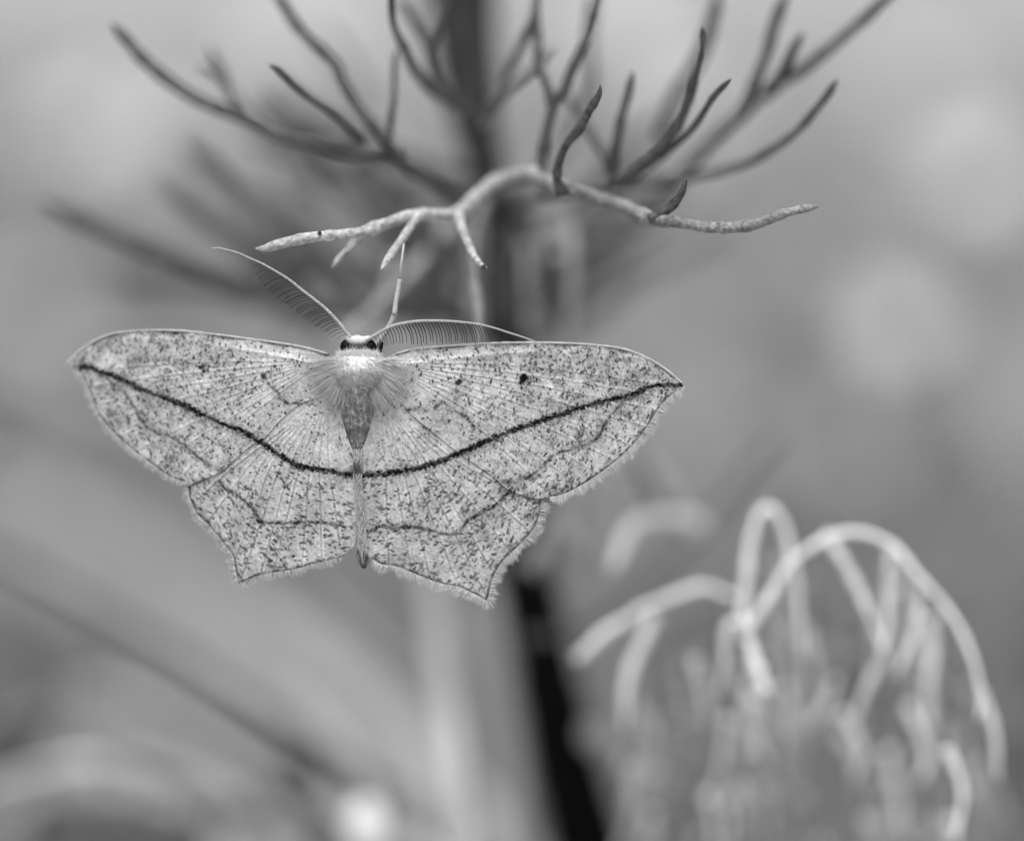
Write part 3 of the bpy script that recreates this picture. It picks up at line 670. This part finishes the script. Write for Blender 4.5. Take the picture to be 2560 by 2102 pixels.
# lower twigs behind the antennae
branch(ZV([(930, 455), (900, 500), (850, 560), (790, 620), (735, 670), (690, 720)]), 26, 24, .026, .016, M_twig_lit)
branch(ZV([(958, 470), (972, 530), (982, 600), (990, 680), (992, 730)]), 26, 24, .0090, .0090, M_twig_lit)
branch(ZV([(880, 460), (780, 450), (740, 380), (690, 320)]), 40, 34, .024, .030)
branch(ZV([(1010, 620), (1100, 600), (1240, 540), (1330, 480), (1400, 410)]), 40, 36, .034, .045)
branch(ZV([(1020, 560), (1090, 640), (1150, 560), (1200, 470)]), 36, 30, .036, .044)
branch(ZV([(1050, 760), (1200, 640), (1350, 560), (1520, 470)]), 30, 26, .04, .05)
bl = branch(ZV([(1040, 640), (900, 650), (700, 640), (560, 605), (450, 568), (350, 530), (200, 468), (85, 412)]), 40, 38, .030, .022)
branch(ZV([(640, 560), (560, 455), (460, 370), (370, 285)]), 56, 46, .028, .034, parent=bl, name='twig')
branch(ZV([(600, 620), (500, 500), (400, 420), (330, 350)]), 60, 46, .030, .042, parent=bl, name='twig')
branch(ZV([(640, 640), (480, 600), (360, 580), (230, 580)]), 50, 40, .034, .044, parent=bl, name='twig')
branch(ZV([(720, 640), (640, 520), (560, 430)]), 46, 36, .028, .036, parent=bl, name='twig')
for k in range(46):
    side = -1 if k % 2 else 1
    y0 = rng.uniform(430, 900); x0 = 1262 + rng.normal(0, 15)
    ln = rng.uniform(300, 820) * (1 if side < 0 else .75); a = rng.uniform(.25, .95) if side < 0 else rng.uniform(.35, 1.1)
    x1, y1 = x0 + side * ln * math.cos(a), y0 - ln * math.sin(a) * .8 + 40
    z1 = rng.uniform(.030, .065)
    p1 = [(x0, y0, .036), (x0 + (x1 - x0) * .35, y0 + (y1 - y0) * .2, .5 * (.036 + z1)), (x0 + (x1 - x0) * .7, y0 + (y1 - y0) * .6, z1), (x1, y1, z1)]
    bq = branch(p1, rng.uniform(24, 34), 22, 0, 0, mat=(M_twig, M_twig, M_twig_lit)[k % 3])
    if k % 4 < 2:
        m = p1[2]; branch([m, (m[0] + side * 60, m[1] - 120, m[2]), (m[0] + side * 150, m[1] - 230, m[2] + .004)], 26, 20, 0, 0, mat=M_twig, parent=bq, name='twig')
for k in range(14):
    x0 = rng.uniform(960, 1480); y0 = rng.uniform(560, 700); z = rng.uniform(.018, .040)
    branch([(x0, y0 - 60, z), (x0 + rng.normal(0, 25), y0 + 60, z), (x0 + rng.normal(0, 45), y0 + rng.uniform(150, 260), z + .002)], rng.uniform(22, 32), 20, 0, 0, mat=(M_twig_lit, M_twig)[k % 2])
# twigs seen right of the hindwing
branch(ZV([(1090, 1180), (1150, 1090), (1215, 1150), (1218, 1060), (1225, 980)]), 40, 34, .030, .030, M_sprig2)
b = branch(ZV([(1080, 1320), (1240, 1280), (1430, 1110), (1510, 1010), (1620, 880)]), 26, 20, .034, .044)
branch(ZV([(1440, 1085), (1395, 1072), (1330, 1080), (1295, 1110), (1262, 1180)]), 40, 30, .034, .024, M_straw, b, 'twig')
branch(ZV([(1410, 1090), (1370, 1040), (1330, 970), (1310, 930)]), 34, 28, .034, .034, parent=b, name='twig')
branch(ZV([(1382, 1025), (1372, 1000), (1342, 945)]), 36, 32, .034, .030, M_straw, b, 'twig')

# =================================================================== drooping pale sprig beside the stem
sp = at(1960, 2400, .030)
sprig = empty('drooping_sprig', (sp[0], sp[1] + .03, 0), 'pale sprig of thin stalks arching over and drooping, beside the dark stem', 'sprig')
Q = np.vstack([at(1905., 1980., .046), at(1915., 2040., .048), at(1935., 2150., .042), sp, np.array(sprig.location)])
V, F = tube(resample(Q, .006), .0006, 8); mesh_obj('stem', V, F, M_sprig2, sprig)
def arch(pts, w0, w1, z0, z1, mat=M_sprig, nm='stalk'):
    return stalk(nm, ZC(pts), w0 * .86, w1 * .55, z0 * .92, z1 * .92, mat, sprig, lump=.09, tip=True)
arch([(1000, 1150), (945, 1000), (905, 865), (915, 740), (930, 620), (955, 500), (985, 440), (1020, 425), (1055, 465), (1090, 560), (1120, 700), (1135, 860), (1142, 1020)], 34, 26, .0185, .021)
arch([(905, 860), (935, 895), (1010, 780), (1090, 660), (1170, 585), (1260, 535), (1370, 520), (1480, 568), (1590, 685), (1700, 800), (1780, 930), (1830, 1080), (1848, 1180), (1838, 1265)], 28, 24, .0185, .0165)
arch([(1235, 520), (1310, 640), (1380, 790), (1440, 920), (1475, 1010)], 32, 26, .0200, .0190)
arch([(1492, 585), (1482, 700), (1476, 850), (1466, 980)], 28, 24, .0190, .0190)
arch([(1612, 735), (1590, 880), (1545, 1010), (1505, 1095)], 26, 22, .0180, .0190)
arch([(905, 880), (850, 885), (832, 1020), (812, 1165)], 26, 24, .0200, .0210)
arch([(250, 1022), (380, 910), (520, 815), (640, 770), (770, 735), (900, 790)], 30, 34, .0230, .0230)
arch([(560, 850), (500, 980), (452, 1120), (442, 1305)], 40, 34, .0230, .0240)
arch([(1470, 1000), (1400, 1120), (1330, 1295)], 26, 22, .0210, .0230)
arch([(1845, 1150), (1878, 1220), (1905, 1330), (1912, 1500)], 26, 22, .0180, .0190)
arch([(1710, 1370), (1768, 1510), (1765, 1630), (1738, 1735)], 30, 24, .0180, .0180)
arch([(1640, 860), (1650, 960), (1640, 1080), (1635, 1200), (1650, 1310)], 32, 28, .0240, .0250)
arch([(1660, 860), (1720, 1000), (1810, 1110)], 28, 26, .0260, .0280, M_sprig2)
arch([(900, 1050), (920, 1150), (960, 1330), (1010, 1440)], 34, 30, .0260, .0280)
arch([(1270, 1100), (1240, 1180), (1170, 1290)], 28, 28, .0270, .0280)
arch([(1300, 1230), (1370, 1350), (1350, 1500)], 30, 28, .0250, .0260)
arch([(1560, 1200), (1640, 1400), (1600, 1510)], 30, 26, .0260, .0260)
arch([(1200, 700), (1230, 900), (1290, 1020)], 30, 28, .0280, .0300, M_sprig2)
arch([(1480, 1380), (1520, 1560), (1560, 1760)], 36, 34, .0300, .0320)
# curled pale leaves low in the sprig
def leaf(name, c, ax, L, W, mat, parent, tone, curl=.35, roll=0.0, dzs=0.0):
    """lens-shaped cupped leaf: c world centre, ax photo direction"""
    a = ax[0] * RIGHT - ax[1] * UP + dzs * FWD; a /= np.linalg.norm(a)
    b = np.cross(a, FWD); b = b * math.cos(roll) + np.cross(a, b) * math.sin(roll); b /= np.linalg.norm(b); nn = np.cross(a, b)
    n, m = 13, 7; u = np.linspace(0, 1, n)[:, None]; v = np.linspace(-1, 1, m)[None]
    half = W / 2 * np.sin(np.pi * np.clip(u * .96 + .02, 0, 1)) ** .75
    X = (u - .5) * L; Yv = v * half; Zv = -curl * W * ((v ** 2) * half / (W / 2) - .8 * (u - .5) ** 2 * 2) + .03 * W * np.sin(9 * u + 4 * v)
    P = c + X[..., None] * a + Yv[..., None] * b + Zv[..., None] * nn
    P = P.reshape(-1, 3); i = np.arange(n * m).reshape(n, m)
    F = np.stack([i[:-1, :-1], i[1:, :-1], i[1:, 1:], i[:-1, 1:]], -1).reshape(-1, 4)
    k = len(P); Pb = P + nn * W * .025
    F = np.vstack([F, F[:, ::-1] + k])
    return mesh_obj(name, np.vstack([P, Pb]), F, mat, parent, tone=np.full(2 * k, tone))
for (x, y, z, ax, L, W, t) in [(930, 1570, .030, (1, -.2), 120, 75, .62), (1080, 1460, .031, (.2, -1), 110, 60, .5), (1110, 1560, .032, (1, .4), 100, 50, .45), (1105, 1270, .030, (.2, 1), 100, 55, .5),
                               (1000, 1180, .031, (-.4, 1), 90, 40, .42), (520, 1470, .036, (1, .3), 120, 70, .36), (330, 1330, .036, (1, .8), 110, 80, .34), (700, 1260, .036, (1, -.3), 110, 60, .32), (600, 1640, .038, (1, -.8), 190, 60, .34), (1480, 1690, .034, (1, -.3), 150, 60, .4),
                               (1250, 1000, .034, (1, .6), 110, 60, .33), (780, 1420, .036, (1, .5), 130, 50, .25), (1370, 1700, .036, (.6, -1), 150, 60, .22)]:
    q = ZC([(x, y)])[0]; leaf('leaf', at(q[0], q[1], z), ax, L * S, W * S, M_leaf, sprig, t)
M_sprig3 = material('greyish_sprig', .48, rough=.5, n_scale=700, n_amp=.2)
for k in range(120):
    x = rng.uniform(420, 1860); top = np.interp(x, [420, 800, 1000, 1250, 1500, 1700, 1860], [1000, 780, 560, 560, 640, 830, 1120])
    y = top + 60 + rng.random() ** .8 * (1800 - top); z = rng.uniform(.024, .050)
    dx = (x - 1180) * rng.uniform(-.05, .22) + rng.normal(0, 45); L = rng.uniform(200, 430)
    arch([(x, y), (x + dx * .4 + 12, y + L * .4), (x + dx, y + L)], rng.uniform(20, 34), 22, z, z + .003, (M_sprig3, M_sprig2, M_sprig3, M_sprig2, M_sprig)[k % 5])

# =================================================================== background vegetation
def rooted(name, label, cat, pts, w0, w1, mat, group=None, tone=None):
    """a stalk whose photo points end below the frame, carried on to the ground"""
    e = at(*[np.array(v, float) for v in pts[-1]])
    prev = at(*[np.array(v, float) for v in pts[-2]])
    d = e - prev; d /= np.linalg.norm(d); d = d * .5 - np.array([0, 0, .8]); d /= np.linalg.norm(d)
    g0 = e + d * (e[2] / -d[2])
    o = empty(name, g0, label, cat, group)
    Q = resample(pts, 20); P = at(Q[:, 0], Q[:, 1], Q[:, 2])
    k = np.linspace(0, 1, 16)[1:, None]
    P = np.vstack([P, e + (g0 - e) * k]); n = len(P)
    r = np.linspace(w0, w1, n) * S / 2
    V, F = tube(P, r, 8); mesh_obj('stem', V, F, mat, o, tone=None if tone is None else np.full(len(V), tone))
    return o
V3 = lambda pts: [(p[0] / .8258, p[1] / .8258, p[2]) for p in pts]
rooted('dry_stalk', 'broad pale dry stalk slanting down behind the hindwing tail', 'stalk', V3([(-120, 990, .22), (100, 1100, .22), (400, 1265, .21), (700, 1500, .20), (900, 1700, .19), (1000, 1800, .18)]), 150, 170, M_straw)
rooted('dark_stalk', 'thin dark stalk slanting along the underside of the broad pale stalk', 'stalk', V3([(-120, 1090, .06), (0, 1145, .06), (300, 1310, .058), (560, 1470, .056), (750, 1600, .056), (900, 1690, .055), (1010, 1790, .055)]), 38, 42, M_stem)
rooted('pale_stalk', 'pale upright stalk beside the foot of the dark stem', 'stalk', V3([(880, 1120, .042), (895, 1230, .042), (915, 1400, .042), (945, 1570, .042), (965, 1740, .042), (970, 1800, .042)]), 70, 90, M_straw)
rooted('pale_stalk', 'thinner pale stalk leaning between the upright stalk and the dark stem', 'stalk', V3([(985, 1230, .07), (1010, 1400, .07), (1040, 1600, .07), (1050, 1790, .07)]), 50, 60, M_straw)
o = rooted('white_bud', 'white rounded flower bud low among the grass', 'flower', V3([(758, 1690, .042), (752, 1730, .042), (748, 1790, .042)]), 22, 26, M_sprig2)
P, F = ellipsoid(at(914., 2068., .040), 58 * S, 84 * S, 58 * S); mesh_obj('bud', P, F, material('white_petals', .9, n_scale=900, n_amp=.08), o)

# broad-leaved weeds, their pale leaves making the soft discs on the right
def weed(base_px, leaves, label, tone0):
    bx = at(*base_px); o = empty('leafy_weed', (bx[0], bx[1], 0), label, 'weed')
    Q = np.vstack([np.array([[bx[0], bx[1], 0]]), np.array([[bx[0] + .01, bx[1], .2]]), bx[None]]); V, F = tube(resample(Q, .02), .002, 8)
    mesh_obj('stem', V, F, M_sprig2, o)
    for (x, y, z, ax, L, W, t) in leaves:
        c = at(x / .8258, y / .8258, z); leaf('leaf', c, ax, L * S, W * S, M_leaf, o, t, curl=.2, roll=(-.75 if t > .4 else rng.uniform(-.5, .5)))
        V, F = tube(np.vstack([bx, (bx + c) / 2 + np.array([0, 0, .006]), c]), .0007, 6); mesh_obj('leaf_stalk', V, F, M_sprig2, o)
weed((2330., 1250., .23), [(1855, 650, .16, (1, .2), 290, 330, .82), (2010, 350, .20, (1, -.4), 380, 300, .88), (1900, 180, .24, (1, .2), 300, 260, .85), (1300, 90, .20, (1, .1), 300, 300, .88), (1420, 240, .20, (1, -.2), 240, 240, .85), (2090, 820, .17, (.2, 1), 400, 220, .70), (1730, 470, .28, (1, 1), 300, 170, .5)],
     'weed with broad pale leaves standing behind the drooping sprig', .6)
weed((300., 1100., .30), [(180, 250, .22, (1, -.5), 460, 300, .85), (330, 300, .24, (1, -.2), 360, 260, .85), (60, 620, .24, (1, .2), 340, 260, .75), (620, 90, .22, (1, .3), 380, 280, .88), (60, 120, .26, (1, .6), 200, 160, .15)],
     'weed with broad pale leaves standing behind the raised antenna', .6)
weed((30., 1300., .20), [(8, 912, .055, (1, -.4), 120, 80, .015), (-60, 800, .10, (1, .1), 160, 80, .05)], 'low weed with small dark leaves beyond the blurred wing tip', .05)

# tall grass: beyond counting
def grass(name, label, n, x0, x1, y0, y1, h0, h1, wmin, wmax, t0, t1):
    bx = rng.uniform(x0, x1, n); by = rng.uniform(y0, y1, n); k = (D + by) / D
    bx = bx * (by + D)
    h = rng.uniform(h0, h1, n); lean = rng.normal(0, .35, (n, 2)); az = rng.uniform(0, np.pi, n)
    wv_ = rng.uniform(wmin, wmax, n); tn = rng.uniform(t0, t1, n) * rng.choice([.55, 1, 1, 1.35], n)
    t = np.linspace(0, 1, 6)
    cxp = bx[:, None] + lean[:, :1] * h[:, None] * t ** 2; cyp = by[:, None] + lean[:, 1:] * h[:, None] * t ** 2 * .5; czp = h[:, None] * (t - .12 * t ** 3)
    hw_ = wv_[:, None] / 2 * (1 - t ** 2 * .95)
    ox, oy = np.cos(az)[:, None] * hw_, np.sin(az)[:, None] * hw_
    Vv = np.stack([np.stack([cxp - ox, cyp - oy, czp], -1), np.stack([cxp + ox, cyp + oy, czp], -1)], 2).reshape(-1, 3)
    b_ = np.arange(n)[:, None] * 12; i = np.arange(5)[None] * 2
    F = np.stack([b_ + i, b_ + i + 1, b_ + i + 3, b_ + i + 2], -1).reshape(-1, 4)
    o = mesh_obj(name, Vv, F, M_grass, None, tone=np.repeat(tn, 12), loc=(0, .5, 0)); tag(o, label, kind='stuff'); return o
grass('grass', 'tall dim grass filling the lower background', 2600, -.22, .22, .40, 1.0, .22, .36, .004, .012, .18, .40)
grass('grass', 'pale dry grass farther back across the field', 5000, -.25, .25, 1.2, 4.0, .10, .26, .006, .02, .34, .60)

# added low plants at the slanting stalks' foot, near-black leaves painting the shade gaps
weed((300., 2600., .10), [(622, 1590, .05, (1, .3), 150, 110, .012), (20, 1545, .065, (1, -.5), 340, 160, .03), (80, 1375, .10, (1, .25), 460, 210, .06), (310, 1705, .06, (1, .05), 420, 110, .015), (480, 1690, .06, (1, .2), 260, 70, .03), (120, 1730, .055, (1, -.5), 220, 110, .01)],
     'added low weed with near-black leaves painting shade gaps under the slanting dry stalks', .05)
GB = [('long pale grass blade lying almost level among the dark shade-gap leaves', [(-60, 1690, .10), (120, 1600, .10), (300, 1610, .10), (460, 1680, .095), (560, 1790, .09)], 60),
      ('short pale grass blade arching beside the dark shade-gap leaves', [(90, 1500, .12), (200, 1560, .12), (340, 1660, .12), (420, 1800, .11)], 52),
      ('upright pale grass blade behind the white flower bud', [(640, 1500, .12), (700, 1600, .12), (800, 1700, .11), (850, 1800, .10)], 46),
      ('pale grass blade slanting away behind the foot of the dark stem', [(1180, 1500, .09), (1240, 1600, .09), (1260, 1700, .09), (1270, 1800, .09)], 60)]
for lab, p, wdt in GB:
    rooted('grass_blade', lab, 'grass blade', V3(p), wdt * .5, wdt, M_straw)

weed((2150., 2700., .14), [(1500 + 190 * (k % 4) + rng.uniform(-60, 60), 1330 + 150 * (k // 4) + rng.uniform(-40, 40), rng.uniform(.10, .16), (1, rng.uniform(-1, 1)), 450, 260, rng.uniform(.06, .11)) for k in range(12)],
     'dense weed with broad dark leaves behind the drooping sprig', .05)
GB = [('pale dry blade crossing low over the dark shade-gap leaves', [(-40, 1625, .05), (90, 1590, .05), (200, 1572, .05), (330, 1600, .055), (420, 1660, .06), (480, 1790, .06)], 55),
      ('faint pale blade bending beneath the slanting dark stalk', [(150, 1420, .07), (260, 1440, .07), (400, 1520, .07), (520, 1640, .07), (600, 1800, .07)], 50),
      ('pale blade rising from behind the white flower bud', [(600, 1440, .08), (680, 1530, .08), (760, 1620, .08), (880, 1720, .075), (940, 1810, .07)], 55),
      ('pale blade leaning between the hindwing tail and the pale upright stalk', [(640, 1250, .09), (760, 1350, .09), (860, 1480, .09), (930, 1640, .085), (960, 1800, .08)], 60),
      ('dim blade slanting behind the arch of the drooping sprig', [(1760, 560, .09), (1640, 640, .09), (1480, 760, .09), (1330, 960, .085), (1230, 1300, .08), (1200, 1800, .07)], 44)]
for lab, p, wdt in GB:
    rooted('grass_blade', lab, 'grass blade', V3(p), wdt * .5, wdt, M_sprig2 if lab.startswith('dim') else M_straw)
weed((2100., 1500., .26), [(1640, 780, .17, (1, -.5), 300, 200, .14), (1990, 560, .20, (1, .4), 320, 180, .18), (1560, 620, .20, (1, -.6), 260, 120, .16), (2080, 1010, .17, (1, .2), 260, 200, .16), (1760, 900, .22, (1, .3), 300, 220, .7), (1500, 880, .22, (1, .2), 260, 200, .62)],
     'weed with narrow dull leaves behind the pale broad leaves', .2)
weed((420., 1300., .24), [(250, 480, .20, (1, .5), 300, 160, .18), (40, 360, .20, (1, -.3), 260, 140, .2), (420, 200, .22, (1, .3), 260, 120, .25), (200, 760, .20, (1, .3), 320, 180, .62), (330, 1080, .16, (1, .35), 300, 150, .16)],
     'thin weed with mixed pale and dull leaves beyond the blurred wing tip', .2)
